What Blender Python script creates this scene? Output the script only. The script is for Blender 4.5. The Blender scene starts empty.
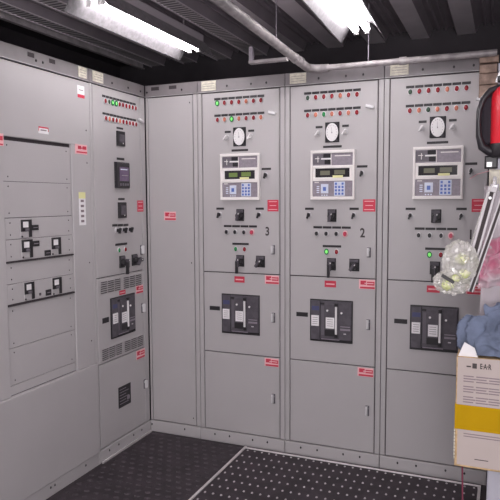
import bpy, bmesh, math, random
from mathutils import Vector, Matrix, noise
random.seed(7)
PI = math.pi
C = bpy.context.scene.collection
SQ = 0.75            # round fittings are narrower than tall here

# ------------------------------------------------------------------ materials
def mat(name, col, rough=0.5, metal=0.0, var=0.0, vscale=6.0, bump=0.0, bscale=40.0,
        emit=None, estr=0.0, trans=0.0, spec=0.5, col2=None, alpha=1.0):
    m = bpy.data.materials.new(name); m.use_nodes = True
    nt = m.node_tree; n = nt.nodes; l = nt.links
    b = n['Principled BSDF']
    b.inputs['Base Color'].default_value = (*col, 1)
    b.inputs['Roughness'].default_value = rough
    b.inputs['Metallic'].default_value = metal
    b.inputs['Specular IOR Level'].default_value = spec
    b.inputs['Transmission Weight'].default_value = trans
    b.inputs['Alpha'].default_value = alpha
    if emit:
        b.inputs['Emission Color'].default_value = (*emit, 1)
        b.inputs['Emission Strength'].default_value = estr
    tc = n.new('ShaderNodeTexCoord')
    if var > 0 or col2:
        ns = n.new('ShaderNodeTexNoise'); ns.inputs['Scale'].default_value = vscale
        ns.inputs['Detail'].default_value = 4
        l.new(tc.outputs['Object'], ns.inputs['Vector'])
        cr = n.new('ShaderNodeValToRGB')
        c2 = col2 or tuple(min(1, c * (1 + var)) for c in col)
        c1 = col if col2 else tuple(c * (1 - var) for c in col)
        cr.color_ramp.elements[0].position = 0.38; cr.color_ramp.elements[1].position = 0.62
        cr.color_ramp.elements[0].color = (*c1, 1); cr.color_ramp.elements[1].color = (*c2, 1)
        l.new(ns.outputs['Fac'], cr.inputs['Fac']); l.new(cr.outputs['Color'], b.inputs['Base Color'])
    if bump > 0:
        nb = n.new('ShaderNodeTexNoise'); nb.inputs['Scale'].default_value = bscale
        l.new(tc.outputs['Object'], nb.inputs['Vector'])
        bp = n.new('ShaderNodeBump'); bp.inputs['Strength'].default_value = bump
        bp.inputs['Distance'].default_value = 0.004
        l.new(nb.outputs['Fac'], bp.inputs['Height']); l.new(bp.outputs['Normal'], b.inputs['Normal'])
    return m

M = dict(
    paint=mat('grey_enamel', (.470, .447, .452), .38, var=.02, vscale=3),
    paint_dk=mat('grey_enamel_header', (.215, .195, .203), .5, var=.05, vscale=12),
    seam_screw_dark=mat('seam_shade_screw_dark', (.05, .04, .045), .8),  # near-black: painted shade for the door seams, also slots and screws
    black=mat('black_plastic', (.016, .014, .017), .45),
    blackgl=mat('black_gloss', (.02, .018, .022), .2),
    charcoal=mat('charcoal_moulding', (.085, .075, .09), .5, var=.15, vscale=30),
    charcoal2=mat('mid_grey_moulding', (.13, .115, .135), .5),
    bluep=mat('dark_blue_print', (.06, .065, .16), .5),
    chrome=mat('bright_chrome', (.80, .79, .80), .3, .35),
    steel=mat('brushed_steel', (.6, .58, .6), .4, .3),
    white=mat('white_plastic', (.82, .80, .80), .5),
    whitep=mat('white_paper', (.85, .83, .84), .8, var=.04, vscale=20),
    cream=mat('cream_plate', (.66, .62, .52), .6, var=.10, vscale=60),
    ivory=mat('ivory_bezel', (.84, .80, .78), .45),
    mauve=mat('mauve_grey_overlay', (.27, .235, .275), .4, var=.08, vscale=80),
    screen=mat('lcd_grey', (.17, .17, .12), .25),
    screen_g=mat('lcd_green', (.16, .24, .06), .25),
    screen_p=mat('purple_screen', (.16, .11, .19), .2, var=.1, vscale=20),
    yellow=mat('yellow_tag', (.82, .80, .40), .6),
    red=mat('red_sticker', (.62, .035, .075), .5),
    pink=mat('sticker_print', (.88, .50, .52), .6),
    lens_r=mat('red_lens', (.30, .02, .03), .25),
    lens_o=mat('amber_lens', (.62, .20, .13), .25),
    lens_d=mat('dark_lens', (.05, .09, .06), .2),
    lens_w=mat('clear_lens', (.5, .55, .5), .2),
    lens_g=mat('green_lens', (.03, .25, .08), .25),
    lens_lit=mat('lit_green_lens', (.2, .6, .2), .3, emit=(.25, 1, .15), estr=.55),
    button_r=mat('red_button', (.60, .06, .11), .35),
    blue=mat('blue_key', (.10, .17, .50), .4),
    keyw=mat('pale_blue_key', (.68, .72, .84), .4),
    floor=mat('dark_floor', (.05, .04, .045), .6, var=.15, vscale=8),
    rubber=mat('dark_rubber', (.040, .030, .037), .6, var=.22, vscale=9, bump=.3, bscale=60),
    stud=mat('pale_rubber_stud', (.50, .46, .48), .45),
    stud_d=mat('worn_rubber_stud', (.052, .041, .049), .5, var=.35, vscale=10),
    alloy=mat('dull_alloy', (.30, .28, .29), .4, .3, var=.1, vscale=20),
    alu=mat('aluminium_trim', (.78, .74, .74), .4, .3, var=.06, vscale=20),
    reflector=mat('white_reflector', (.20, .19, .20), .35, var=.16, vscale=45),
    lampbody=mat('lamp_channel', (.42, .38, .41), .5),
    tube=mat('fluorescent_tube', (1, 1, 1), .4, emit=(1.0, .955, .975), estr=17),
    pipe=mat('galvanised_pipe', (.36, .33, .335), .5, .2, var=.2, vscale=25),
    hanger=mat('hanger_wire', (.35, .32, .36), .5, .5),
    wall=mat('dark_wall_shade', (.045, .038, .045), .8, var=.1),  # near-black: the unlit gap over the cabinets put into the wall colour
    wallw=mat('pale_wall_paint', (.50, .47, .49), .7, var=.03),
    partition=mat('white_partition', (.44, .43, .49), .6, var=.03),
    purlin=mat('pale_channel', (.55, .50, .52), .5, .2, var=.15, vscale=15),
    exred=mat('extinguisher_red', (.68, .015, .03), .3, var=.08),
    hose=mat('black_hose', (.02, .018, .022), .3),
    backplate=mat('smoked_grey', (.035, .03, .037), .8, spec=.1),
    carton=mat('pale_card', (.47, .40, .375), .8, var=.03),
    tan=mat('tan_card', (.52, .36, .20), .8, var=.2, vscale=40),
    band=mat('yellow_band', (.46, .27, .002), .85, var=.06, spec=.2),
    ink=mat('grey_print', (.24, .19, .21), .8),
    inkd=mat('dark_print', (.06, .05, .05), .8),
    cloth=mat('blue_grey_cloth', (.145, .175, .255), .95, var=.2, vscale=14, bump=.5, bscale=200),
    clear=mat('crumpled_clear_plastic', (.86, .84, .80), .12, trans=.1, col2=(.62, .61, .54), vscale=30, spec=1, alpha=.45),
    lime=mat('lime_foam', (.50, .56, .20), .7, col2=(.72, .70, .52), vscale=60),
    pinkfilm=mat('pink_film', (.75, .25, .38), .25, trans=.2, col2=(.70, .58, .62), vscale=14, alpha=.6),
    clearfilm=mat('clear_film', (.66, .60, .63), .25, trans=.2, alpha=.55),
    wood=mat('pale_timber', (.42, .30, .24), .7, var=.25, vscale=25),
    cordred=mat('dark_red_cord', (.18, .03, .06), .6),
)
# perforated strip of the roof deck: dark slots cut across each flute
def deck_mat(name, base, slots):
    m = bpy.data.materials.new(name); m.use_nodes = True
    nt = m.node_tree; n = nt.nodes; l = nt.links; b = n['Principled BSDF']
    b.inputs['Roughness'].default_value = .5; b.inputs['Metallic'].default_value = .25
    tc = n.new('ShaderNodeTexCoord')
    ns = n.new('ShaderNodeTexNoise'); ns.inputs['Scale'].default_value = 5
    l.new(tc.outputs['Object'], ns.inputs['Vector'])
    cr = n.new('ShaderNodeValToRGB')
    cr.color_ramp.elements[0].color = (*[c * .75 for c in base], 1)
    cr.color_ramp.elements[1].color = (*[c * 1.25 for c in base], 1)
    l.new(ns.outputs['Fac'], cr.inputs['Fac'])
    out = cr.outputs['Color']
    if slots:
        w = n.new('ShaderNodeTexWave'); w.wave_type = 'BANDS'; w.bands_direction = 'Y'
        w.inputs['Scale'].default_value = 9
        l.new(tc.outputs['Object'], w.inputs['Vector'])
        r2 = n.new('ShaderNodeValToRGB')
        r2.color_ramp.elements[0].position = .30; r2.color_ramp.elements[0].color = (.28, .26, .28, 1)
        r2.color_ramp.elements[1].position = .50; r2.color_ramp.elements[1].color = (1, 1, 1, 1)
        l.new(w.outputs['Fac'], r2.inputs['Fac'])
        mx = n.new('ShaderNodeMix'); mx.data_type = 'RGBA'; mx.blend_type = 'MULTIPLY'
        mx.inputs['Factor'].default_value = 1
        l.new(out, mx.inputs['A']); l.new(r2.outputs['Color'], mx.inputs['B']); out = mx.outputs['Result']
    l.new(out, b.inputs['Base Color'])
    return m
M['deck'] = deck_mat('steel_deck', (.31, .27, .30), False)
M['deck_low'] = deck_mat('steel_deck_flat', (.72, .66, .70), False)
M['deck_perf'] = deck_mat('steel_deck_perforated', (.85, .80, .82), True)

# ------------------------------------------------------------------ mesh builder
class MB:
    def __init__(s): s.v = []; s.f = []; s.m = []; s.mats = []; s.sm = []
    def mi(s, m):
        if m not in s.mats: s.mats.append(m)
        return s.mats.index(m)
    def add(s, vs, fs, m, smooth=False):
        o = len(s.v); s.v += [tuple(v) for v in vs]
        for f in fs: s.f.append([i + o for i in f]); s.m.append(s.mi(m)); s.sm.append(smooth)
        return s
    def box(s, x0, x1, y0, y1, z0, z1, m):
        vs = [(x, y, z) for z in (z0, z1) for y in (y0, y1) for x in (x0, x1)]
        return s.add(vs, [(0, 2, 3, 1), (4, 5, 7, 6), (0, 1, 5, 4), (2, 6, 7, 3), (0, 4, 6, 2), (1, 3, 7, 5)], m)
    def slab(s, x0, x1, y0, y1, z0, z1, m, b=.003):
        # a plate facing -y with its front edges chamfered
        vs = [(x0, y1, z0), (x1, y1, z0), (x1, y1, z1), (x0, y1, z1),
              (x0, y0 + b, z0), (x1, y0 + b, z0), (x1, y0 + b, z1), (x0, y0 + b, z1),
              (x0 + b, y0, z0 + b), (x1 - b, y0, z0 + b), (x1 - b, y0, z1 - b), (x0 + b, y0, z1 - b)]
        fs = [(0, 3, 2, 1), (8, 9, 10, 11)]
        for i in range(4):
            j = (i + 1) % 4
            fs += [(i, j, 4 + j, 4 + i), (4 + i, 4 + j, 8 + j, 8 + i)]
        return s.add(vs, fs, m)
    def disc(s, cx, cz, y0, y1, rx, rz, m, top=1.0, n=20):
        # a short round column along y; front (y0) may be smaller
        vs = []
        for y, k in ((y1, 1), (y0, top)):
            vs += [(cx + rx * k * math.cos(2 * PI * i / n), y, cz + rz * k * math.sin(2 * PI * i / n)) for i in range(n)]
        fs = [(i, (i + 1) % n, n + (i + 1) % n, n + i) for i in range(n)]
        s.add(vs, fs, m, True)
        s.add(vs[n:], [tuple(range(n))], m); s.add(vs[:n], [tuple(range(n))[::-1]], m)
        return s
    def ring(s, cx, cz, y0, y1, rx, rz, t, m, n=24):
        vs = []
        for k, y in ((1, y1), (1, y0), (1 - t, y0), (1 - t, y1)):
            vs += [(cx + rx * k * math.cos(2 * PI * i / n), y, cz + rz * k * math.sin(2 * PI * i / n)) for i in range(n)]
        fs = [(r * n + i, r * n + (i + 1) % n, ((r + 1) % 4) * n + (i + 1) % n, ((r + 1) % 4) * n + i) for r in range(4) for i in range(n)]
        return s.add(vs, fs, m, True)
    def dome(s, cx, cz, y, rx, rz, d, m, n=14, k=4):
        vs = []; fs = []
        for a in range(k):
            t = a / k * PI / 2
            vs += [(cx + rx * math.cos(t) * math.cos(2 * PI * i / n), y - d * math.sin(t), cz + rz * math.cos(t) * math.sin(2 * PI * i / n)) for i in range(n)]
        vs.append((cx, y - d, cz))
        for a in range(k - 1):
            fs += [(a * n + i, a * n + (i + 1) % n, (a + 1) * n + (i + 1) % n, (a + 1) * n + i) for i in range(n)]
        fs += [((k - 1) * n + i, (k - 1) * n + (i + 1) % n, k * n) for i in range(n)]
        return s.add(vs, fs, m, True)
    def tube(s, pts, r, m, n=12, cap=True, ry=None):
        pts = [Vector(p) for p in pts]; rs = r if isinstance(r, (list, tuple)) else [r] * len(pts)
        vs = []; fs = []; up = None
        for i, p in enumerate(pts):
            t = (pts[min(i + 1, len(pts) - 1)] - pts[max(i - 1, 0)]).normalized()
            if up is None:
                up = Vector((0, 0, 1)) if abs(t.z) < .9 else Vector((1, 0, 0))
            a = t.cross(up).normalized(); b = a.cross(t).normalized(); up = b
            for j in range(n):
                q = 2 * PI * j / n
                vs.append(p + a * math.cos(q) * rs[i] + b * math.sin(q) * rs[i])
        for i in range(len(pts) - 1):
            fs += [(i * n + j, i * n + (j + 1) % n, (i + 1) * n + (j + 1) % n, (i + 1) * n + j) for j in range(n)]
        s.add(vs, fs, m, True)
        if cap:
            s.add(vs[:n], [tuple(range(n))[::-1]], m); s.add(vs[-n:], [tuple(range(n))], m)
        return s
    def build(s, name, parent=None, loc=None):
        me = bpy.data.meshes.new(name); me.from_pydata(s.v, [], s.f)
        for m in s.mats: me.materials.append(M[m])
        for p, i, k in zip(me.polygons, s.m, s.sm): p.material_index = i; p.use_smooth = k
        bm = bmesh.new(); bm.from_mesh(me); bmesh.ops.recalc_face_normals(bm, faces=bm.faces); bm.to_mesh(me); bm.free()
        me.update()
        o = bpy.data.objects.new(name, me); C.objects.link(o)
        if parent: o.parent = parent
        if loc: o.location = loc
        return o

def thing(name, label, cat, loc=(0, 0, 0), rz=0, group=None):
    o = bpy.data.objects.new(name, None); C.objects.link(o)
    o.empty_display_size = .1; o.location = loc; o.rotation_euler = (0, 0, rz)
    return tag(o, label, cat, group)
def tag(o, label, cat, group=None):
    o['label'] = label; o['category'] = cat
    if group: o['group'] = group
    return o
def struct(name, mb, loc=None):
    o = mb.build(name, None, loc); o['kind'] = 'structure'; return o
def inst(name, data, parent, loc, label=None):
    o = bpy.data.objects.new(name, data); C.objects.link(o); o.parent = parent; o.location = loc
    if label: o['label'] = label
    return o
_cache = {}
def cached(key, fn):
    if key not in _cache:
        mb = MB(); fn(mb); o = mb.build(key); _cache[key] = o.data; bpy.data.objects.remove(o)
    return _cache[key]

# ------------------------------------------------------------------ small fittings (local frame: x right, -y out of the panel, z up)
def lamp(root, x, z, kind, r=.0125):
    bez = cached('lamp_bezel', lambda m: m.disc(0, 0, -.004, 0, .0175 * SQ, .0175, 'pink' if 0 else 'steel').ring(0, 0, -.006, -.004, .0165 * SQ, .0165, .15, 'chrome'))
    b = inst('pilot_lamp', bez, root, (x, 0, z))
    k = {'r': 'lens_r', 'o': 'lens_o', 'd': 'lens_d', 'w': 'lens_w', 'g': 'lens_g', 'G': 'lens_lit'}[kind]
    ln = cached('lens_' + kind, lambda m: (m.ring(0, 0, -.006, 0, .0175 * SQ, .0175, .35, 'lens_g').dome(0, 0, 0, .011 * SQ, .011, .008, k)) if kind == 'G' else m.dome(0, 0, 0, .0150 * SQ, .0150, .008, k))
    lab = {'r': 'dark red lens', 'o': 'orange lens', 'd': 'unlit dark green lens', 'w': 'clear lens', 'g': 'green lens', 'G': 'glowing green lens'}[kind]
    inst('lens', ln, b, (0, -.004, 0), lab)
def plate(root, x0, x1, z, h=.012, m='black'):
    MB().slab(x0, x1, -.0025, 0, z - h / 2, z + h / 2, m, .0008).build('nameplate', root)
def plates(root, x0, x1, z0, z1, n, frac=.92, h=.014):
    p = (x1 - x0) / n
    for i in range(n):
        z = z0 + (z1 - z0) * (i + .5) / n
        plate(root, x0 + p * i, x0 + p * (i + frac), z, h)
def sticker(root, x0, x1, z0, z1, label='red and white warning sticker', style=0):
    s = MB().box(x0, x1, -.0012, 0, z0, z1, 'pink')
    w, h = x1 - x0, z1 - z0
    if style == 0:        # square: red panel, pale header and lines
        s.box(x0, x1, -.0018, -.0012, z0, z1, 'red')
        for a, b, q in ((.12, .88, .84), (.2, .8, .50), (.1, .9, .16)):
            s.box(x0 + w * a, x0 + w * b, -.0024, -.0018, z0 + h * (q - .025), z0 + h * (q + .035), 'pink')
    elif style == 1:      # wide: two red blocks joined, red base line
        s.box(x0 + w * .10, x0 + w * .45, -.0018, -.0012, z0 + h * .45, z0 + h * .88, 'red')
        s.box(x0 + w * .50, x0 + w * .96, -.0018, -.0012, z0 + h * .40, z0 + h * .80, 'red')
        s.box(x0 + w * .08, x0 + w * .98, -.0018, -.0012, z0 + h * .04, z0 + h * .24, 'red')
        s.box(x0 + w * .35, x0 + w * .90, -.0022, -.0018, z0 + h * .56, z0 + h * .66, 'pink')
    else:                 # small: all red with one line
        s.box(x0, x1, -.0018, -.0012, z0, z1, 'red')
        s.box(x0 + w * .12, x0 + w * .88, -.0022, -.0018, z0 + h * .38, z0 + h * .58, 'pink')
    o = s.build('warning_sticker', root); o['label'] = label
def selector(root, x, z, ang=0.3, tone='black', name='selector_switch', label=None):
    def f(m): m.disc(0, 0, -.006, 0, .017 * SQ, .017, 'chrome').ring(0, 0, -.012, -.006, .016 * SQ, .016, .3, 'steel')
    b = inst(name, cached('selector_ring', f), root, (x, 0, z), label)
    def g(m): m.disc(0, 0, -.020, -.0, .0115 * SQ, .0115, tone, .9).slab(-.004, .004, -.034, -.018, -.020, .013, tone, .001)
    k = inst('knob', cached('knob_' + tone, g), b, (0, -.006, 0)); k.rotation_euler = (0, ang, 0)
def button(root, x, z, red=False):
    def f(m): m.disc(0, 0, -.006, 0, .0155 * SQ, .0155, 'chrome').ring(0, 0, -.014, -.006, .0135 * SQ, .0135, .3, 'button_r' if red else 'steel')
    b = inst('push_button', cached('btn%d' % red, f), root, (x, 0, z), 'red push button' if red else None)
    k = inst('button_cap', cached('cap%d' % red, lambda m: m.disc(0, 0, -.012, 0, .0135 * SQ, .0135, 'button_r' if red else 'black', .9)), b, (0, -.006, 0))
    if red:
        MB().ring(0, 0, -.004, 0, .020 * SQ, .020, .25, 'pink').build('guard_ring', b)
def rotary(root, x0, x1, z0, z1, lever=True, ang=.35):
    w, h = x1 - x0, z1 - z0; cx, cz = (x0 + x1) / 2, (z0 + z1) / 2
    s = MB().slab(-w / 2, w / 2, -.010, 0, -h / 2, h / 2, 'black', .004)
    s.slab(-w * .42, w * .42, -.016, -.010, h * .20, h * .44, 'charcoal', .002)
    b = s.build('control_switch', root, (cx, 0, cz))
    k = MB().disc(0, 0, -.030, 0, w * .40, h * .30, 'black', .85)
    k.slab(-.008, .008, -.045, -.026, -.030, .022, 'charcoal', .002)
    k.dome(.006, .014, -.045, .0035, .005, .002, 'white', 8, 2)
    ko = k.build('handle', b, (0, -.010, -.004)); ko.rotation_euler = (0, ang, 0)
    if lever:
        MB().slab(-.0070, .0070, -.060, -.042, -.062, .012, 'black', .002).build('lever', b, (-.006, .004, -.012))
def lever_handle(root, x, z0, z1, name='door_handle'):
    h = z1 - z0; zc = (z0 + z1) / 2
    s = MB().slab(-.009, .012, -.006, 0, -h * .5, h * .5, 'charcoal', .002)  # dark base plate paints the shadow behind the grip
    b = s.build(name, root, (x, 0, zc)); b['label'] = 'chrome door handle'
    MB().slab(-.0065, .0065, -.026, -.008, -h * .38, h * .46, 'chrome', .003).disc(0, h * .25, -.010, -.004, .008, .008, 'chrome').build('grip', b)
def latch(root, x, z):
    s = MB().disc(0, 0, -.008, 0, .011, .013, 'steel')
    b = s.build('door_latch', root, (x, 0, z)); b['label'] = 'chrome quarter-turn latch'
    o = MB().slab(-.020, .028, -.020, -.006, -.007, .009, 'chrome', .003).build('latch_arm', b); o.rotation_euler = (0, .25, 0)
def gauge(root, x0, x1, z0, z1):
    w, h = x1 - x0, z1 - z0
    b = MB().slab(-w / 2, w / 2, -.010, 0, -h / 2, h / 2, 'blackgl', .004).build('meter', root, ((x0 + x1) / 2, 0, (z0 + z1) / 2))
    b['label'] = 'round white dial meter in a black square bezel'
    d = MB().disc(0, 0, -.0125, -.0095, w * .43, h * .45, 'white', 1, 32)
    for i in range(13):
        a = math.radians(-45 + i * 22.5)
        cx, cz = w * .33 * math.cos(a), h * .345 * math.sin(a)
        d.box(cx - .0012, cx + .0012, -.0131, -.0124, cz - .002, cz + .002, 'ink')
    d.build('dial', b)
    n = MB().tube([(0, -.014, -h * .05), (-w * .02, -.014, h * .25)], .0007, 'mauve', 6).disc(0, -h * .02, -.016, -.0125, .003, .004, 'mauve')
    n.build('needle', b)
def controller(root, x0, x1, z0, z1, lit=False):
    w, h = x1 - x0, z1 - z0
    X = lambda a: -w / 2 + w * a
    Z = lambda a: h / 2 - h * a
    b = bpy.data.objects.new('digital_controller', None); C.objects.link(b); b.parent = root; b.location = ((x0 + x1) / 2, 0, (z0 + z1) / 2)
    b['label'] = 'ivory-framed controller with display and keypad'
    f = MB().slab(X(0), X(1), -.014, 0, Z(1), Z(0), 'ivory', .004)
    for r in ((.0, 1, -.0240, Z(.06), Z(0)), (.0, 1, -.0240, Z(1), Z(.935)), (.0, .05, -.0240, Z(.935), Z(.06)), (.955, 1, -.0240, Z(.935), Z(.06)),
              (.05, .955, -.0210, Z(.365), Z(.305)), (.05, .955, -.0210, Z(.62), Z(.545))):
        f.slab(X(r[0]), X(r[1]), r[2], -.0130, r[3], r[4], 'ivory', .002)
    f.box(X(.05), X(.11), -.0190, -.0130, Z(.545), Z(.365), 'ivory').box(X(.885), X(.955), -.0190, -.0130, Z(.545), Z(.365), 'ivory')
    f.build('bezel', b)
    t = MB().box(X(.05), X(.955), -.0160, -.0130, Z(.305), Z(.06), 'mauve')
    t.box(X(.05), X(.44), -.0165, -.0160, Z(.28), Z(.08), 'charcoal2')
    t.box(X(.29), X(.46), -.0172, -.0160, Z(.15), Z(.07), 'blackgl').box(X(.32), X(.46), -.0172, -.0160, Z(.28), Z(.19), 'blackgl')
    t.box(X(.24), X(.46), -.0176, -.0160, Z(.185), Z(.155), 'white').box(X(.10), X(.20), -.0172, -.0160, Z(.17), Z(.155), 'ivory')
    t.box(X(.16), X(.175), -.0172, -.0160, Z(.24), Z(.12), 'ivory')
    t.box(X(.55), X(.90), -.0168, -.0160, Z(.125), Z(.105), 'ivory').box(X(.46), X(.475), -.0170, -.0160, Z(.3), Z(.065), 'ivory')
    t.build('upper_overlay', b)
    d = MB().box(X(.11), X(.885), -.0160, -.0130, Z(.545), Z(.365), 'blackgl').build('display', b)
    MB().box(X(.22), X(.44), -.0168, -.0160, Z(.50), Z(.41), 'screen_g' if lit else 'screen').box(X(.54), X(.78), -.0168, -.0160, Z(.49), Z(.40), 'screen_g' if lit else 'screen').build('screen', d)
    tg = MB().box(X(.51), X(.74), -.0230, -.0210, Z(.555), Z(.508), 'yellow').build('yellow_tag', b)
    l = MB().box(X(.05), X(.955), -.0160, -.0130, Z(.935), Z(.62), 'mauve')
    l.box(X(.09), X(.19), -.0168, -.0160, Z(.655), Z(.635), 'ivory')
    for k in range(4): l.box(X(.14), X(.20), -.0168, -.0160, Z(.74 + .04 * k), Z(.72 + .04 * k), 'keyw')
    for k in range(3): l.box(X(.25 + .055 * k), X(.28 + .055 * k), -.0168, -.0160, Z(.92), Z(.895), 'keyw')
    l.build('lower_overlay', b)
    q = MB().slab(X(.24), X(.41), -.0200, -.0160, Z(.87), Z(.68), 'keyw', .001).box(X(.29), X(.36), -.0215, -.0200, Z(.82), Z(.74), 'blue')
    q.build('selector_key', b)
    k = MB().box(X(.54), X(.78), -.0175, -.0160, Z(.92), Z(.635), 'keyw')
    for i in range(3):
        for j in range(4):
            k.slab(X(.56 + .075 * i), X(.605 + .075 * i), -.0205, -.0175, Z(.70 + .067 * j), Z(.655 + .067 * j), 'blue' if (i + j) % 3 != 1 or j else 'keyw', .0006)
    k.build('keypad', b)
def breaker(root, x0, x1, z0, z1):
    w, h = x1 - x0, z1 - z0
    X = lambda a: -w / 2 + w * a
    Z = lambda a: h / 2 - h * a
    b = bpy.data.objects.new('circuit_breaker', None); C.objects.link(b); b.parent = root; b.location = ((x0 + x1) / 2, 0, (z0 + z1) / 2)
    f = MB().box(X(0), X(1), -.002, .0, Z(1), Z(0), 'black')
    for r in ((0, 1, 1, .975), (0, 1, .018, 0), (0, .012, 1, 0), (.985, 1, 1, 0)):
        f.box(X(r[0]), X(r[1]), -.008, -.002, Z(r[2]), Z(r[3]), 'black')
    f.build('trim_frame', b)
    c = MB().slab(X(.02), X(.24), -.012, -.002, Z(.96), Z(.03), 'charcoal', .002)
    c.slab(X(.245), X(.985), -.009, -.002, Z(.93), Z(.025), 'charcoal', .002)
    c.slab(X(.36), X(.62), -.016, -.008, Z(.90), Z(.10), 'charcoal', .002)
    c.slab(X(.70), X(.975), -.014, -.008, Z(.93), Z(.06), 'charcoal', .002)
    c.box(X(.25), X(.34), -.011, -.009, Z(.12), Z(.07), 'black').box(X(.27), X(.34), -.0095, -.009, Z(.84), Z(.15), 'charcoal2')
    c.box(X(.36), X(.62), -.018, -.016, Z(.85), Z(.70), 'black')
    c.build('moulded_case', b)
    MB().box(X(.05), X(.22), -.013, -.012, Z(.26), Z(.16), 'bluep').build('blue_marking', b)
    for a, q, r, s_ in ((.04, .22, .63, .38), (.385, .585, .67, .41)):
        t = MB().box(X(a), X(q), -.0175, -.011, Z(r), Z(s_), 'whitep')
        for k in range(4): t.box(X(a + .03), X(q - .03), -.0178, -.0175, Z(s_ + .055 + .05 * k), Z(s_ + .045 + .05 * k), 'ink')
        t.build('rating_label', b)
    MB().slab(X(.605), X(.65), -.024, -.016, Z(.80), Z(.15), 'white', .002).build('operating_handle', b)
    MB().slab(X(.59), X(.665), -.025, -.014, Z(.14), Z(.07), 'black', .003).build('handle_stop', b)
    MB().slab(X(.59), X(.665), -.024, -.014, Z(.88), Z(.81), 'black', .003).build('handle_stop', b)
    for a, r in ((.42, .25), (.75, .29)):
        MB().disc(X(a), Z(r), -.0195, -.014, .006, .006, 'white').build('indicator', b)
    p = MB().box(X(.72), X(.95), -.0148, -.014, Z(.70), Z(.655), 'mauve').box(X(.72), X(.95), -.0145, -.014, Z(.62), Z(.60), 'mauve').box(X(.80), X(.86), -.0148, -.014, Z(.79), Z(.765), 'steel')
    p.build('trip_unit_marking', b)
    MB().box(X(.27), X(.70), -.0105, -.009, Z(.945), Z(.925), 'mauve').build('caption_strip', b)
def louver(root, x0, x1, z0, z1):
    s = MB(); w, h = x1 - x0, z1 - z0
    s.slab(x0, x1, -.001, 0, z0, z1, 'paint', .0005)
    for i in range(3):
        for j in range(6):
            a = x0 + w * (i / 3 + .03); b = x0 + w * (i / 3 + .30); z = z0 + h * (j + .25) / 6
            s.box(a, b, -.0016, -.001, z, z + h * .075, 'seam_screw_dark')
            s.slab(a, b, -.006, -.001, z + h * .075, z + h * .12, 'paint', .001)
    s.build('louver', root)
def digit(root, ch, x, z, size=.072, m='inkd', name='section_number', sx=.8, y=-.001, ext=.0008):
    cu = bpy.data.curves.new(name, 'FONT'); cu.body = ch; cu.size = size; cu.align_x = 'CENTER'; cu.align_y = 'CENTER'
    cu.extrude = ext; cu.offset = size * .025
    t = bpy.data.objects.new(name + '_curve', cu); C.objects.link(t)
    me = bpy.data.meshes.new_from_object(t.evaluated_get(bpy.context.evaluated_depsgraph_get()))
    bpy.data.objects.remove(t)
    me.materials.clear(); me.materials.append(M[m])
    o = bpy.data.objects.new(name, me); C.objects.link(o); o.parent = root
    o.location = (x, y, z); o.rotation_euler = (PI / 2, 0, 0); o.scale = (sx, 1, 1)
    return o

# ------------------------------------------------------------------ cabinet shells
TOP, HT, S1, S2, BT = 2.286, 2.2087, 1.0985, .588, .0795
G = .0028
def shell(name, label, loc, rz, w, x_l, x_r, group, depth=.60):
    r = thing(name, label, 'electrical cabinet', loc, rz, group)
    MB().box(.001, w - .001, .012, depth, .0, TOP, 'seam_screw_dark').box(.001, w - .001, .03, depth + .002, .0, TOP + .001, 'paint_dk').build('enclosure', r)  # near-black front face puts shade into the seams around the doors
    f = MB()
    f.slab(.0012, x_l - G, 0, .014, BT + .001, HT, 'paint', .002)
    f.slab(x_r + G, w - .0012, 0, .014, BT + .001, HT, 'paint', .002)
    f.build('door_frame', r)
    return r
def header(r, w, holes, cream=None, slots=()):
    h = MB().slab(.0012, w - .0012, -.001, .014, HT + .0035, TOP, 'paint_dk', .002)
    h.box(.0012, w - .0012, -.007, .0, HT + .0035, HT + .0065, 'paint')
    for x0, x1 in slots: h.box(x0, x1, -.0016, .0, TOP - .034, TOP - .012, 'seam_screw_dark')
    hb = h.build('header_strip', r)
    for x in holes: MB().disc(x, 2.243, -.005, -.001, .0055, .0075, 'black', .7, 10).build('bolt', hb)
    if cream:
        p = MB().slab(cream[0], cream[1], -.005, -.001, 2.223, 2.282, 'cream', .002)
        for k in range(3): p.box(cream[0] + .01, cream[1] - .01, -.0054, -.005, 2.235 + k * .014, 2.237 + k * .014, 'ink')
        p.build('cream_plate', r)
def base(r, w, holes):
    b = MB().slab(.0012, w - .0012, -.006, .014, 0, BT - .003, 'paint', .003).build('base_strip', r)
    for x in holes: MB().disc(x, .049, -.0085, -.006, .0055, .0075, 'black', .7, 10).build('bolt', b)
def door(r, name, x0, x1, z0, z1):
    d = MB().slab(x0 + G, x1 - G, -.001, .013, z0 + G, z1 - G, 'paint', .003).build(name, r)
    return d

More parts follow.
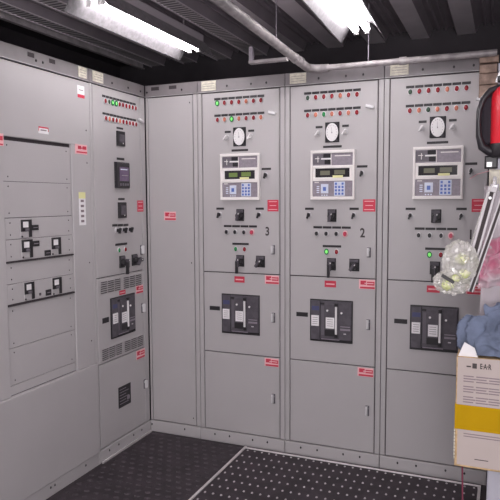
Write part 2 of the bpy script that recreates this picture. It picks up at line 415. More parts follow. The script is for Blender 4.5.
# three matching control sections on the back wall
def control_section(num, x0, lab, rows, lit):
    w = .5775; XL, XR = .031, .5455
    r = shell('control_cabinet', lab, (x0, 0, 0), 0, w, XL, XR, 'generator control cabinets along the back wall')
    header(r, w, (.203, .362, .46), (.030, .130)); base(r, w, (.103, .206, .365, .464))
    door(r, 'upper_door', XL, XR, S1, HT)
    door(r, 'middle_door', XL, XR, S2, S1)
    door(r, 'lower_door', XL, XR, BT, S2)
    z1, z2 = {'3': (2.142, 2.042), '2': (2.136, 2.037), '1': (2.129, 2.028)}[num]
    for z, row in ((z1, rows[0]), (z2, rows[1])):
        plates(r, .117, .452, z + .026, z + .026, 7)
        for i, k in enumerate(row): lamp(r, .140 + i * .0479, z, k)
    gauge(r, .245, .328, 1.876, 1.990)
    plate(r, .187, .228, 1.966, .013); plate(r, .343, .382, 1.966, .013)
    selector(r, .204, 1.932, .6, 'white', label='small chrome knob'); selector(r, .362, 1.932, .6, 'white', label='small chrome knob')
    latch(r, .497, 2.064)
    plate(r, .232, .342, 1.852, .013)
    controller(r, .163, .422, 1.549, 1.831, lit)
    plate(r, .430, .490, 1.735, .013); selector(r, .460, 1.697, .2)
    sticker(r, .467, .537, 1.481, 1.550)
    plate(r, .125, .178, 1.497, .013); selector(r, .151, 1.460, .25)
    rotary(r, .262, .314, 1.422, 1.494, False, .2)
    plate(r, .390, .443, 1.497, .013); selector(r, .416, 1.460, .25)
    plates(r, .176, .402, 1.389, 1.389, 4, .93, .013)
    for i, x in enumerate((.198, .256, .316, .366)): button(r, x, 1.353, i == 3)
    plate(r, .233, .343, 1.280, .013)
    lamp(r, .257, 1.248, 'G' if num != '3' else 'g'); lamp(r, .316, 1.248, 'r')
    rotary(r, .260, .313, 1.140, 1.211, True, 0); rotary(r, .392, .450, 1.140, 1.211, False, .6)
    lever_handle(r, .502, 1.222, 1.278)
    d = digit(r, num, .466, 1.358); d['label'] = 'black number ' + num
    sticker(r, .246, .314, 1.040, 1.078, 'small red label', 2)
    sticker(r, .448, .541, 1.040, 1.094, style=1)
    breaker(r, .160, .415, .716, .966)
    plate(r, .072, .144, .868, .026)
    lever_handle(r, .503, .805, .865); lever_handle(r, .503, .300, .360)
    sticker(r, .445, .538, .530, .582, style=1)
    return r
control_section('3', .380, 'grey control cabinet section with black number 3, beside the blank corner section', ('Grrrorr', 'roGorro'), True)
control_section('2', .9585, 'grey control cabinet section with black number 2, middle of the back row', ('drrrorr', 'rogoror'), False)
control_section('1', 1.537, 'grey control cabinet section number 1 partly hidden behind the hanging plastic bags', ('drrrorr', 'rodoror'), False)

# blank corner section
r = shell('blank_cabinet', 'narrow blank grey cabinet section in the corner with one red sticker', (.001, 0, 0), 0, .378, .018, .346, 'switchgear sections')
header(r, .378, (.015, .269), None, ((.047, .105), (.178, .232))); base(r, .378, (.012, .261))
door(r, 'blank_door', .018, .346, BT, HT)
sticker(r, .128, .216, 1.421, 1.478, style=1)
for z in (2.16, 1.15, .13): MB().disc(.325, z, -.003, -.001, .004, .005, 'seam_screw_dark', .8, 8).build('screw', r)

# left wall: narrow instrument section
w = .5755
r = shell('instrument_cabinet', 'narrow grey cabinet on the left with two rows of lamps, louvers and purple screen', (0, -.576, 0), PI / 2, w - .0065, .024, .517, 'switchgear sections')
header(r, w - .0065, (.216, .383, .52), (.03, .128)); base(r, w - .0065, (.1, .196, .36, .455))
door(r, 'upper_door', .024, .517, S1, HT); door(r, 'middle_door', .024, .517, S2, S1); door(r, 'lower_door', .024, .517, BT, S2)
for z, row in ((2.128, 'rdGGrrrrrr'), (2.028, 'rorrorrrrr')):
    plates(r, .116, .467, z + .027, z + .025, 10, .9, .013)
    for i, k in enumerate(row): lamp(r, .142 + i * .0350, z, k)
latch(r, .505, 2.057)
for z0, z1, zl in ((1.880, 1.968, 1.986), (1.444, 1.539, 1.559)):
    b = MB().slab(.247, .326, -.014, 0, z0, z1, 'black', .004).build('panel_relay', r)
    MB().slab(.262, .311, -.020, -.013, z0 + .02, z1 - .02, 'charcoal', .003).build('window', b)
    MB().dome(.300, z0 + .016, -.014, .004, .005, .003, 'white', 8, 2).build('indicator', b)
    plate(r, .252, .320, zl, .012)
b = MB().slab(.219, .365, -.018, 0, 1.625, 1.782, 'blackgl', .008).build('power_meter', r); b['label'] = 'black meter with purple screen'
MB().box(.250, .345, -.0195, -.018, 1.668, 1.752, 'screen_p').box(.258, .330, -.020, -.0195, 1.735, 1.741, 'keyw').box(.27, .335, -.020, -.0195, 1.70, 1.704, 'mauve').build('screen', b)
for k in range(4): MB().slab(.252 + k * .025, .268 + k * .025, -.0205, -.018, 1.640, 1.654, 'charcoal2', .001).build('key', b)
plate(r, .247, .326, 1.802, .014)
sticker(r, .459, .531, 1.478, 1.550)
plates(r, .186, .360, 1.402, 1.398, 3, .92, .014)
for x in (.222, .287, .351): selector(r, x, 1.371, .4)
plate(r, .212, .338, 1.283, .014)
lamp(r, .246, 1.248, 'g'); lamp(r, .314, 1.248, 'r')
rotary(r, .250, .302, 1.138, 1.212, True, 0); rotary(r, .384, .440, 1.138, 1.210, False, .7)
MB().slab(.428, .482, -.028, -.014, 1.160, 1.180, 'black', .003).build('switch_arm', r)
lever_handle(r, .494, 1.200, 1.262)
louver(r, .055, .264, 1.002, 1.078); louver(r, .286, .494, 1.002, 1.078)
louver(r, .055, .264, .604, .676); louver(r, .286, .500, .604, .676)
sticker(r, .243, .309, .972, .998, 'small red label', 2); sticker(r, .424, .510, .952, 1.005, style=1)
breaker(r, .147, .402, .718, .966); plate(r, .067, .131, .843, .032)
lever_handle(r, .494, .820, .882); sticker(r, .415, .516, .523, .583, style=1); lever_handle(r, .504, .312, .372)
s = MB().slab(.210, .343, -.003, 0, .268, .400, 'black', .001)
for k in range(6):
    s.box(.222, .29 + .03 * (k % 2), -.0034, -.003, .380 - k * .018, .384 - k * .018, 'mauve')
s.box(.300, .330, -.0034, -.003, .30, .325, 'mauve')
o = s.build('rating_plate', r); o['label'] = 'black data plate with rows of small print'

# left wall: wide panelboard
w = .8275
r = thing('panelboard_cabinet', 'wide grey panelboard at the left edge with rows of small breakers', 'electrical cabinet', (0, -1.405, 0), PI / 2, 'switchgear sections')
MB().box(.001, w - .001, .012, .6, 0, TOP, 'seam_screw_dark').box(.001, w - .001, .03, .602, 0, TOP + .001, 'paint_dk').build('enclosure', r)  # same near-black front stands in for shade in the cover gaps
header(r, w, (.41, .458), (.735, .805), ((.352, .398), (.505, .550))); base(r, w, (.12, .412, .444, .703))
IL, IR, IT, IB = .168, .660, 1.853, .606
f = MB().slab(.0012, w - .0012, -.001, .013, IT, HT - .0035, 'paint', .003)
f.slab(.0012, IL, -.001, .013, IB + .003, IT, 'paint', .003).slab(IR, w - .0012, -.001, .013, IB + .003, IT, 'paint', .003)
f.build('front_cover', r)
MB().slab(.0012, w - .0012, -.016, .013, BT + .001, IB + .002, 'paint', .003).build('lower_cover', r)
g = [(1.835, 1.643, 0), (1.641, 1.470, 0), (1.467, 1.366, 1), (1.364, 1.262, 1), (1.252, 1.152, 0), (1.150, 1.055, 1), (1.043, .842, 0), (.840, .660, 0), (.658, .612, 0)]
for za, zb, raised in g:
    y0 = .004 if raised else .007
    p = MB().slab(IL + .004, IR - .004, y0, .013, zb, za, 'paint', .0015).build('breaker_cover_plate', r)
    if za - zb > .08:
        for x in (IL + .035, IR - .035):
            for z in (za - .022, zb + .022):
                MB().disc(x, z, y0 - .002, y0, .0028, .004, 'seam_screw_dark', .8, 8).build('screw', p)
def small_breaker(x0, x1, z0, z1, lx0, lx1, lz0, lz1, tone='black'):
    w_, h = x1 - x0, z1 - z0; y = .004
    q = MB().slab(x0, x1, y - .006, y, z0, z1, 'paint', .002)
    for a in ((0, 1, .90, 1), (0, .16, .50, .9), (.72, 1, 0, .9), (.16, .72, .33, .55), (0, .2, .33, .5)):
        q.slab(x0 + w_ * a[0], x0 + w_ * a[1], y - .010, y - .005, z0 + h * a[2], z0 + h * a[3], tone, .001)
    b = q.build('small_breaker', r)
    MB().box(x0 + w_ * .18, x0 + w_ * .70, y - .0075, y - .006, z0 + h * .57, z0 + h * .88, 'whitep').build('rating_label', b)
    MB().slab(x0 + w_ * .32, x0 + w_ * .60, y - .020, y - .009, z0 + h * .36, z0 + h * .50, 'charcoal2', .002).build('toggle', b)
    MB().box(x0 + w_ * .02, x0 + w_ * .14, y - .0085, y - .006, z0, z0 + h * .10, 'black').build('catch', b)
    MB().slab(lx0, lx1, y - .004, y, lz0, lz1, 'black', .001).box(lx0 + .008, lx1 - .008, y - .0044, y - .004, (lz0 + lz1) / 2 - .002, (lz0 + lz1) / 2 + .002, 'mauve').build('nameplate', r)
Y0 = 1.405
for a in ((-1.138, -1.066, 1.372, 1.458, -1.058, -1.012, 1.403, 1.430), (-1.136, -1.064, 1.270, 1.360, -1.056, -1.010, 1.322, 1.350),
          (-.924, -.854, 1.269, 1.358, -.972, -.928, 1.268, 1.297), (-1.128, -1.062, 1.062, 1.148, -1.02, -1.019, 1.07, 1.071), (-.926, -.858, 1.060, 1.147, -.974, -.934, 1.062, 1.092)):
    small_breaker(a[0] + Y0, a[1] + Y0, a[2], a[3], a[4] + Y0, a[5] + Y0 + (.01 if a[5] - a[4] < .01 else 0), a[6], a[7] + (.012 if a[7] - a[6] < .01 else 0))
MB().box(IL + .002, IR - .002, -.0005, .006, 1.254, 1.261, 'seam_screw_dark').box(IL + .002, IR - .002, -.0005, .006, 1.045, 1.053, 'seam_screw_dark').build('gutter_strip', r)
s = MB().box(.710, .768, -.002, -.001, 1.414, 1.575, 'whitep').box(.710, .768, -.0022, -.001, 1.562, 1.597, 'yellow')
for k in range(5): s.box(.725, .752, -.0026, -.002, 1.43 + k * .028, 1.443 + k * .028, 'ink')
o = s.build('inspection_tag', r); o['label'] = 'white tag with yellow top'
s = MB().box(.690, .792, -.003, -.001, 1.805, 1.858, 'pink').box(.712, .74, -.0035, -.003, 1.832, 1.85, 'red').box(.752, .785, -.0035, -.003, 1.832, 1.85, 'red').box(.715, .785, -.0035, -.003, 1.836, 1.842, 'red').box(.70, .792, -.0035, -.003, 1.812, 1.820, 'red')
o = s.build('warning_sticker', r); o['label'] = 'pink and red warning sticker'
s = MB().box(.105, .175, -.003, -.001, 1.805, 1.862, 'pink').box(.11, .17, -.0035, -.003, 1.83, 1.85, 'red').box(.11, .17, -.0035, -.003, 1.808, 1.815, 'red')
o = s.build('warning_sticker', r)
s = MB().box(.410, .483, -.0025, -.001, 1.888, 1.922, 'whitep').box(.410, .483, -.003, -.0025, 1.915, 1.922, 'red').box(.41, .414, -.003, -.0025, 1.9, 1.922, 'red').box(.479, .483, -.003, -.0025, 1.9, 1.922, 'red').box(.425, .468, -.003, -.0025, 1.902, 1.908, 'ink')
s.build('small_label', r)
s = MB().box(.722, .782, -.0025, -.001, 2.112, 2.178, 'whitep').box(.722, .782, -.003, -.0025, 2.112, 2.130, 'red').box(.735, .77, -.003, -.0025, 2.152, 2.156, 'ink')
s.build('inspection_label', r)
for z in (1.94, 1.76, 1.2, .75): MB().disc(.79, z, -.003, -.001, .0035, .005, 'seam_screw_dark', .8, 8).build('screw', r)

# ------------------------------------------------------------------ the room
struct('floor', MB().box(-.9, 3.1, -5.2, .9, -.06, 0, 'floor'))
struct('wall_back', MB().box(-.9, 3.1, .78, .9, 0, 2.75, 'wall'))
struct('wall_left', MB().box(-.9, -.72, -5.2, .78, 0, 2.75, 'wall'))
struct('wall_left_front', MB().box(-.72, -.03, -5.2, -1.412, 0, 2.45, 'wallw'))
struct('wall_right', MB().box(2.95, 3.1, -5.2, .78, 0, 2.75, 'wallw'))
struct('wall_front', MB().box(-.72, 2.95, -5.2, -5.05, 0, 2.75, 'wallw'))
struct('wall_partition', MB().slab(2.136, 2.95, -1.35, -.9, 0, 1.97, 'partition', .004))
# roof deck: flutes running away from the viewer
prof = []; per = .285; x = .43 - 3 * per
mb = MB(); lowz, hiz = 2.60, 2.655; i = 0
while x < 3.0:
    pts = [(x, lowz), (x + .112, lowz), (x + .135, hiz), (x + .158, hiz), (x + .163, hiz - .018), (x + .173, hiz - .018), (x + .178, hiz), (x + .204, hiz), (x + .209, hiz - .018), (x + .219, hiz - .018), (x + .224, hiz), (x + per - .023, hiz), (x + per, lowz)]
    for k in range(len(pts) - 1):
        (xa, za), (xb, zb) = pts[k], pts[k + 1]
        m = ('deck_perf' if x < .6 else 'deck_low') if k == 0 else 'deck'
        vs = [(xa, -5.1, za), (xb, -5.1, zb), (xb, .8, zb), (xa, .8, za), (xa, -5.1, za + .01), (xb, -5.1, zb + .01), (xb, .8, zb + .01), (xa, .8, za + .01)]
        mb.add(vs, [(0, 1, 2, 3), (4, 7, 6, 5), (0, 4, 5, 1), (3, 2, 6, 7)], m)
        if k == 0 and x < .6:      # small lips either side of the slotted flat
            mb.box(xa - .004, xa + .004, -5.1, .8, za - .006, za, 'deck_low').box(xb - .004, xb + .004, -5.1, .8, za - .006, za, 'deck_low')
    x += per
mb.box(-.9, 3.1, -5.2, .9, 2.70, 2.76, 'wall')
struct('ceiling', mb)
# edge channel along the left side of the deck
struct('trim_1', MB().box(-.505, -.49, -5.0, .76, 2.585, 2.66, 'purlin').box(-.505, -.475, -5.0, .76, 2.578, 2.586, 'purlin').box(-.72, -.505, -5.0, .76, 2.62, 2.65, 'wall'))

# fluorescent fittings
def light(lab, cx, y0, y1, tilt=0, bare=False, z=2.40):
    r = thing('ceiling_light', lab, 'ceiling light', (cx, (y0 + y1) / 2, z), 0, 'two-tube fluorescent ceiling lights')
    r.rotation_euler = (0, 0, tilt)
    h = (y1 - y0) / 2
    t = .003
    pr = [(-.122, 0), (-.116, .002), (-.064, .082), (-.030, .090), (0, .080), (.030, .090), (.064, .082), (.116, .002), (.122, 0)]
    s = MB()
    for k in range(len(pr) - 1):
        (xa, za), (xb, zb) = pr[k], pr[k + 1]
        vs = [(xa, -h, za), (xb, -h, zb), (xb, h, zb), (xa, h, za), (xa, -h, za + t), (xb, -h, zb + t), (xb, h, zb + t), (xa, h, za + t)]
        s.add(vs, [(0, 1, 2, 3), (4, 7, 6, 5), (0, 4, 5, 1), (3, 2, 6, 7), (1, 5, 6, 2), (0, 3, 7, 4)], 'reflector')
    if not bare: s.build('reflector', r)
    MB().box(-.05 + .03 * bare, .05 - .03 * bare, -h * .98, h * .98, .090, .132, 'lampbody').build('channel', r)
    for sx in (-1, 1):
        tb = MB().tube([(sx * .030, -h + .09, .052), (sx * .030, h - .06, .052)], .0175, 'tube', 14).build('fluorescent_tube', r)
        MB().tube([(sx * .030, -h + .075, .052), (sx * .030, -h + .0895, .052)], .0172, 'chrome', 12).build('tube_cap', tb)
        MB().tube([(sx * .030, h - .0595, .052), (sx * .030, h - .045, .052)], .0178, 'chrome', 12).build('tube_cap', tb)
        MB().slab(sx * .030 - .012, sx * .030 + .012, -.006, .006, .030, .084, 'white', .002).build('lamp_holder', r, (0, h - .040, 0))
        MB().slab(sx * .030 - .012, sx * .030 + .012, -.006, .006, .030, .084, 'white', .002).build('lamp_holder', r, (0, -h + .066, 0))
    for y in (-h * .7, h * .7):
        MB().tube([(0, y, .118), (0, y, 2.66 - z)], .003, 'hanger', 6).build('hanger_rod', r)
    return r
light('lit fluorescent ceiling light above the left cabinets', .425, -1.15, -.085)
light('lit fluorescent ceiling light nearest the centre, above sections 2 and 1', 1.452, -1.15, -.085, .035)
light('unseen bare two-tube ceiling light behind the viewer on the left', .25, -2.85, -1.75, 0, True, 2.30)  # out of view; added with bare tubes to brighten the roof deck
light('unseen bare two-tube ceiling light behind the viewer on the right', .85, -2.85, -1.75, 0, True, 2.30)  # second unseen fitting, also added to brighten the deck

# pipework
r = thing('overhead_pipe', 'galvanised pipe running along the ceiling and turning along the cabinet tops', 'pipe', (1.13, -.065, 2.283))
MB().tube([(0, -4.9, .10), (0, -1.25, .038), (0, -.06, 0)], .0225, 'pipe', 16).build('long_run', r)
pts = [(.075 - .075 * math.cos(a * PI / 12), -.06 + .06 * math.sin(a * PI / 12), 0) for a in range(7)]
MB().tube(pts, .0225, 'pipe', 16).ring(0, 0, 0, 0, .0, .0, 0, 'pipe').build('elbow', r)
MB().tube([(.075, 0, 0), (.515, 0, 0)], .0165, 'pipe', 16).tube([(.515, 0, 0), (.98, 0, 0)], .0175, 'pipe', 16).build('cross_run', r)
for x in (.09, .515): MB().tube([(x - .018, 0, 0), (x + .018, 0, 0)], .0215, 'pipe', 16).build('coupling', r)
for y in (-.28, -.20): MB().tube([(0, y, .007), (0, y + .03, .006)], .026, 'pipe', 16).build('coupling', r)
MB().tube([(0, -.55, .01), (0, -.55, .32)], .0025, 'hanger', 6).build('hanger_wire', r)
MB().tube([(.33, .0, .0), (.33, .0, .32)], .0035, 'hanger', 6).build('hanger_wire', r)
b = MB().box(-.190, -.170, -.44, -.42, -.030, .045, 'hanger').box(-.190, .012, -.445, -.41, -.040, -.026, 'pipe').build('support_bracket', r); b['label'] = 'bent steel bracket under the pipe'

# ------------------------------------------------------------------ floor mats
def studs(mb, x0, x1, y0, y1, dx, dy, rx, ry, h, m, clip=None):
    j = 0; y = y1
    while y > y0:
        x = x0 + (dx / 2 if j % 2 and clip is None else 0)
        while x < x1:
            n = 8
            vs = [(x + rx * math.cos(2 * PI * i / n), y + ry * math.sin(2 * PI * i / n), mb.z) for i in range(n)]
            vs += [(x + .65 * rx * math.cos(2 * PI * i / n), y + .65 * ry * math.sin(2 * PI * i / n), mb.z + h) for i in range(n)]
            mb.add(vs, [(i, (i + 1) % n, n + (i + 1) % n, n + i) for i in range(n)] + [tuple(range(n, 2 * n))], m)
            x += dx
        y -= dy; j += 1
mb = MB(); mb.z = .012
mb.box(.722, 2.072, -3.0, -.062, 0, .012, 'rubber')
studs(mb, .745, 2.06, -2.2, -.084, .0468, .083, .0062, .0085, .004, 'stud', 0)
o = mb.build('studded_mat'); tag(o, 'dark floor mat with rows of pale raised studs in front of the numbered cabinets', 'floor mat')
mb = MB(); mb.z = .008
mb.box(.03, .700, -3.0, -.03, 0, .008, 'rubber')
studs(mb, .06, .69, -2.2, -.06, .062, .055, .018, .014, .003, 'stud_d')
o = mb.build('worn_mat'); tag(o, 'dark worn rubber floor mat beside the left cabinets', 'floor mat')
o = MB().slab(.706, .720, -3.0, -.036, 0, .016, 'alu', .002).slab(.7205, 2.088, -.060, -.046, 0, .016, 'alu', .002).slab(2.074, 2.088, -3.0, -.0605, 0, .016, 'alu', .002).build('mat_edging')
tag(o, 'pale metal edging strip framing the studded floor mat', 'edging strip')
o = MB().slab(.012, .020, -.56, -.02, 0, .014, 'alu', .002).build('floor_strip'); tag(o, 'thin pale strip on the floor along the foot of the left cabinet', 'edging strip')

# ------------------------------------------------------------------ the right-hand side
def blob(name, centre, rad, m, amp, fr, seed, sub=5, parent=None, ridge=True, flat=None):
    bm = bmesh.new(); bmesh.ops.create_icosphere(bm, subdivisions=sub, radius=1)
    for v in bm.verts:
        d = v.co.normalized(); q = d * fr + Vector((seed, seed * .7, seed * 1.3))
        n1 = noise.noise(q); n2 = noise.noise(q * 2.3 + Vector((5, 1, 2))); n3 = noise.noise(q * 5.1)
        k = (1 - 2 * abs(n1)) * .6 + (1 - 2 * abs(n2)) * .3 + n3 * .08 if ridge else n1 + .4 * n2
        s = 1 + amp * (k - .5)
        v.co = Vector((d.x * rad[0], d.y * rad[1], d.z * rad[2])) * s
        if flat is not None and v.co.z < flat: v.co.z = flat + (v.co.z - flat) * .08
    me = bpy.data.meshes.new(name); bm.to_mesh(me); bm.free(); me.materials.append(M[m])
    for p in me.polygons: p.use_smooth = m != 'clear'
    o = bpy.data.objects.new(name, me); C.objects.link(o); o.location = centre
    if parent: o.parent = parent
    return o

# timber blocks fixed over the corner of section 1
r = thing('timber_blocks', 'small stack of pale timber blocks above the right corner of cabinet 1', 'wood', (2.027, -.004, 2.07))
for k, (za, zb, d) in enumerate(((0, .062, .030), (.064, .118, .036), (.121, .166, .030), (.172, .205, .044))):
    MB().slab(0, .085 + .006 * (k % 2), -d, 0, za, zb, 'wood', .003).build('timber_block', r)

# fire extinguisher
ex, ey = 2.163, -1.413
r = thing('fire_extinguisher', 'small red fire extinguisher with a black hose on the right edge', 'fire extinguisher', (ex, ey, 1.695))
R = .044
prof = [(.000, .80), (.006, .95), (.015, 1), (.155, 1), (.172, .93), (.186, .72), (.194, .42)]
MB().tube([(0, 0, z) for z, k in prof], [R * k for z, k in prof], 'exred', 28).build('cylinder', r)
MB().tube([(0, 0, -.022), (0, 0, -.010), (0, 0, .012), (0, 0, .020)], [R * .9, R * 1.06, R * 1.08, R * 1.04], 'black', 28).build('base_boot', r)
v = MB().tube([(0, 0, .192), (0, 0, .226)], .016, 'black', 14).slab(-.028, .030, -.012, .012, .205, .222, 'black', .003).build('valve', r)
MB().tube([(-.022, 0, .232), (.04, -.03, .262)], [.007, .008], 'black', 8).tube([(-.022, 0, .222), (.05, -.03, .225)], [.007, .008], 'black', 8).build('handle', v)
MB().tube([(-.030, -.002, .205), (-.020, -.004, .235), (-.008, -.004, .240)], .0045, 'chrome', 8).build('pull_pin', v)
hp = [(-.020, -.004, .190), (-.046, -.010, .180), (-.066, -.014, .155), (-.077, -.016, .120), (-.078, -.016, .085), (-.076, -.014, .045), (-.066, -.012, .012), (-.045, -.012, -.002), (-.025, -.012, -.006)]
MB().tube(hp, [.009, .010, .0095, .008, .0075, .0095, .013, .015, .015], 'hose', 14).build('hose', r)
bp = MB(); prf = [(-.040, .190), (-.065, .172), (-.078, .12), (-.080, .08), (-.076, .035), (-.06, .005), (0, .0), (.03, .0), (.03, .190)]
bp.add([(x, .020, z) for x, z in prf] + [(x, .028, z) for x, z in prf], [tuple(range(9)), tuple(range(9, 18))[::-1]] + [(i, (i + 1) % 9, 9 + (i + 1) % 9, 9 + i) for i in range(9)], 'backplate')
bp.slab(-.03, .03, .028, .0625, .02, .16, 'black', .002).slab(-.070, -.030, -.006, .021, .020, .165, 'backplate', .006)
bp.build('mounting_plate', r)
MB().slab(-.058, -.02, -.012, .014, -.054, -.016, 'black', .004).slab(-.052, -.036, -.016, -.011, -.050, -.034, 'chrome', .002).build('foot_clamp', r)

# hook with the poles hanging from it
r = thing('wall_hook', 'cream wall hook plate with silver pin under the fire extinguisher', 'hook', (2.148, -1.354, 1.60))
MB().slab(-.030, .05, -.012, 0, -.025, .040, 'cream', .005).build('back_plate', r)
MB().tube([(-.012, -.01, .012), (-.012, -.072, .012), (-.012, -.072, -.012)], .0055, 'chrome', 10).build('pin', r)
MB().slab(-.024, .0, -.082, -.064, -.028, -.006, 'steel', .004).build('clasp', r)
def pole(lab, p0, p1, w, d, dark):
    p0, p1 = Vector(p0), Vector(p1); L = (p1 - p0).length
    r = thing('metal_pole', lab, 'pole', p0, 0, 'slanting metal poles beside the pink bag')
    z = (p1 - p0).normalized(); y = Vector((0, 1, 0)); x = y.cross(z).normalized(); y = z.cross(x)
    r.rotation_euler = Matrix((x, y, z)).transposed().to_euler()
    MB().slab(-w / 2, -w * .16, -d / 2, d / 2, 0, L, 'alloy', .001).slab(w * .22, w / 2, -d / 2, d / 2, 0, L, 'alloy', .001).box(-w * .16, w * .22, 0, d / 2, 0, L, dark).build('channel_rail', r)
    MB().slab(-w * .5, w * .5, -d * .56, d * .52, L - .012, L + .004, 'alloy', .001).disc(0, L - .03, -d * .15, .0, .004, .004, 'chrome').build('end_cap', r)
    return r
pole('wide slotted aluminium pole hanging from the cream wall hook', (2.065, -1.462, 1.300), (2.131, -1.448, 1.580), .027, .016, 'inkd')
pole('thin slotted metal pole at the right edge reaching below the clear bag', (2.076, -1.490, 1.268), (2.181, -1.470, 1.62), .017, .012, 'inkd')

# crumpled clear bag with lime contents
r = thing('clear_plastic_bag', 'crumpled clear plastic bag with lime yellow bits hanging before cabinet 1', 'plastic bag', (2.040, -1.53, 1.3415))
blob('film', (.008, 0, .020), (.050, .036, .062), 'clear', .34, 3.4, 3.1, 4, r)
blob('film_fold', (-.014, -.008, -.040), (.052, .030, .036), 'clear', .38, 3.6, 8.3, 4, r)
for k, (cx, cz, a) in enumerate(((.014, .030, .018), (-.022, -.046, .020), (.022, -.012, .016), (-.004, -.028, .014))):
    blob('lime_contents', (cx, -.020 - .006 * (k % 2), cz), (a, .014, a * .9), 'lime', .5, 3, 2 + k, 3, r)['label'] = 'lime yellow scrap'
o = MB().slab(-.020, .020, -.004, .004, -.0045, .0045, 'black', .001).build('black_strip', r, (-.022, -.052, -.026)); o.rotation_euler = (0, .55, 0)
o = MB().tube([(.03, .02, .05), (.07, .012, .2), (.098, .02, .262)], .0016, 'clear', 6).build('tie_string', r)

# pink and clear film bag
def sheet(name, corners, m, amp, fr, seed, parent, n=28, th=.0012):
    a, b, c, d = [Vector(p) for p in corners]   # tl tr br bl
    vs = []; fs = []
    for j in range(n + 1):
        for i in range(n + 1):
            u, v = i / n, j / n
            p = (a * (1 - u) + b * u) * (1 - v) + (d * (1 - u) + c * u) * v
            q = p * fr + Vector((seed, 0, seed))
            p = p + Vector((.2 * noise.noise(q + Vector((9, 0, 0))), -(1 - 2 * abs(noise.noise(q))), .2 * noise.noise(q * 1.7))) * amp
            vs.append(p)
    fs = [(j * (n + 1) + i, j * (n + 1) + i + 1, (j + 1) * (n + 1) + i + 1, (j + 1) * (n + 1) + i) for j in range(n) for i in range(n)]
    o = MB().add(vs, fs, m, True).build(name, parent)
    md = o.modifiers.new('thick', 'SOLIDIFY'); md.thickness = th
    return o
r = thing('pink_plastic_bag', 'translucent pink plastic bag hanging at the right behind the poles', 'plastic bag', (2.15, -1.368, 1.30))
sheet('pink_film', ((-.045, 0, .115), (.075, 0, .15), (.075, 0, -.02), (-.055, 0, -.035)), 'pinkfilm', .030, 22, 2, r)
sheet('clear_film', ((-.045, .012, .29), (.075, .012, .29), (.075, .012, -.16), (-.050, .012, -.14)), 'clearfilm', .008, 9, 5, r)
o = sheet('pink_fold', ((-.022, -.035, .07), (.07, -.03, .12), (.07, -.03, .075), (-.04, -.035, .01)), 'pinkfilm', .02, 30, 7, r)

# earplug carton hanging on the partition
cx0, cy0, cz0 = 2.040, -1.47, .708
W_, H_, D_ = .205, .352, .112
r = thing('earplug_carton', 'pale card carton with a yellow band and small print at the right edge', 'box', (cx0, cy0, cz0))
MB().slab(0, W_, 0, D_, 0, H_, 'tan', .003).build('carton_body', r)
s = MB().box(.008, W_ - .004, -.0012, 0, .008, .122, 'carton').box(.004, W_ - .004, -.0012, 0, .200, H_ - .001, 'carton')
for k in range(11):
    if k in (3, 7): continue
    z = .291 - k * .0082
    for q in range(4): s.box(.022 + q * .037, .022 + q * .037 + .030 + .006 * ((k * 3 + q) % 2), -.0016, -.0012, z, z + .0036, 'ink')
for k in range(2): s.box(.026, .15, -.0016, -.0012, .108 - k * .008, .111 - k * .008, 'ink')
s.box(.060, .100, -.0016, -.0012, .030, .0325, 'inkd')
s.build('printed_front', r)
MB().box(-.0015, W_ + .001, -.0022, D_, .122, .201, 'band').build('yellow_band', r)
t = digit(r, 'E·A·R', .085, .327, .023, 'inkd', 'carton_lettering', .62, -.0022, .0004); t['label'] = 'black letters E A R'
MB().box(.047, .060, -.0018, -.0012, .319, .335, 'inkd').box(.030, .043, -.0018, -.0012, .322, .326, 'inkd').build('printed_mark', r)
for k in range(9): MB().box(-.003, .001, -.001, .004, .025 + k * .011, .031 + k * .011, 'cream').build('torn_edge', r)
MB().add([(.004, .01, H_), (.062, .01, H_), (.052, .004, H_ + .030), (.022, .004, H_ + .046), (.004, .012, H_), (.062, .012, H_), (.052, .006, H_ + .030), (.022, .006, H_ + .046)],
         [(0, 1, 2, 3), (7, 6, 5, 4), (0, 4, 5, 1), (1, 5, 6, 2), (2, 6, 7, 3), (3, 7, 4, 0)], 'whitep').build('open_flap', r)
# white sheet on the carton and the blue cloth heaped above it
def cloth_heap(cx, cy, z0, rx, ry, h):
    bm = bmesh.new(); bmesh.ops.create_icosphere(bm, subdivisions=6, radius=1)
    for v in bm.verts:
        d = v.co.normalized(); th = math.atan2(d.x, -d.y)
        e = max(0, 1 - abs(d.z)) 
        fold = math.sin(th * 7 + 2.2 * noise.noise(d * 1.7 + Vector((3, 1, 4))) + d.z * 1.2)
        crease = 1 - abs(noise.noise(d * 2.1 + Vector((8, 2, 5)))) * 2.2
        s_ = 1 + .13 * fold * e ** .5 + .30 * (crease - .6) + .07 * (1 - 3 * abs(noise.noise(d * 4.3))) * e + .10 * noise.noise(d * 1.1)
        zz = d.z * s_
        if zz < -.55: zz = -.55 + (zz + .55) * .1
        flare = 1 + .16 * max(0, -d.z)
        v.co = Vector((d.x * s_ * rx * flare, d.y * s_ * ry * flare, (zz + .56) / 1.56 * h))
    me = bpy.data.meshes.new('blue_cloth'); bm.to_mesh(me); bm.free(); me.materials.append(M['cloth'])
    for p in me.polygons: p.use_smooth = True
    o = bpy.data.objects.new('blue_cloth', me); C.objects.link(o); o.location = (cx, cy, z0)
    return o
o = cloth_heap(2.166, -1.425, cz0 + H_ + .008, .105, .048, .150)
tag(o, 'crumpled blue-grey cloth heaped on top of the pale carton', 'cloth')
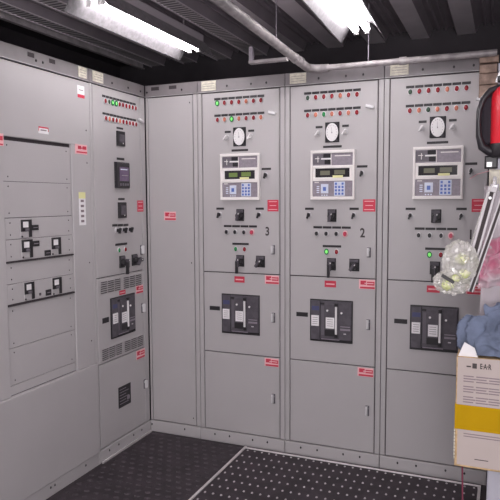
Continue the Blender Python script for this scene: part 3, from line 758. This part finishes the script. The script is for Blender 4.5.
# strap hanging under the carton
o = MB().tube([(2.063, -1.44, .706), (2.066, -1.44, .60), (2.070, -1.44, .40)], .0028, 'cordred', 8).build('red_cord')
tag(o, 'dark red cord dangling below the pale carton', 'cord')
o = MB().tube([(1.992, -.022, 1.655), (2.03, -.03, 1.678), (2.11, -.03, 1.70)], .002, 'pink', 8).build('pink_wire')
tag(o, 'thin pink wire stretched across the right side of cabinet 1', 'wire')

def area(name, loc, target, sx, sy, power, col):
    L = bpy.data.lights.new(name, 'AREA'); L.shape = 'RECTANGLE'; L.size = sx; L.size_y = sy; L.energy = power; L.color = col
    o = bpy.data.objects.new(name, L); C.objects.link(o); o.location = loc
    o.rotation_euler = (Vector(target) - Vector(loc)).to_track_quat('-Z', 'Y').to_euler()
area('unseen_front_fill', (2.60, -4.60, 1.45), (.30, -.5, 1.25), 1.3, 1.8, 88, (1, .97, .99))  # added fill light out of view behind the camera, evens out the cabinet fronts
# ------------------------------------------------------------------ world, camera, view
wd = bpy.data.worlds.new('World'); bpy.context.scene.world = wd; wd.use_nodes = True
wd.node_tree.nodes['Background'].inputs[0].default_value = (.5, .48, .5, 1)
wd.node_tree.nodes['Background'].inputs[1].default_value = .05
cam = bpy.data.cameras.new('Camera'); co = bpy.data.objects.new('Camera', cam); C.objects.link(co)
yaw, pitch, roll = math.radians(22.65135), math.radians(4.64375), math.radians(-.25733)
fw = Vector((-math.sin(yaw) * math.cos(pitch), math.cos(yaw) * math.cos(pitch), -math.sin(pitch)))
rt = Vector((math.cos(yaw), math.sin(yaw), 0)); up = rt.cross(fw)
rt, up = math.cos(roll) * rt + math.sin(roll) * up, -math.sin(roll) * rt + math.cos(roll) * up
co.matrix_world = Matrix.Translation((2.16583, -3.43832, 1.54667)) @ Matrix((rt, up, -fw)).transposed().to_4x4()
cam.sensor_width = 36; cam.lens = 36 * 609.433 / 500; cam.clip_start = .05
sc = bpy.context.scene; sc.camera = co
sc.view_settings.view_transform = 'Standard'; sc.view_settings.look = 'None'
sc.view_settings.gamma = 1; sc.view_settings.exposure = 0.17
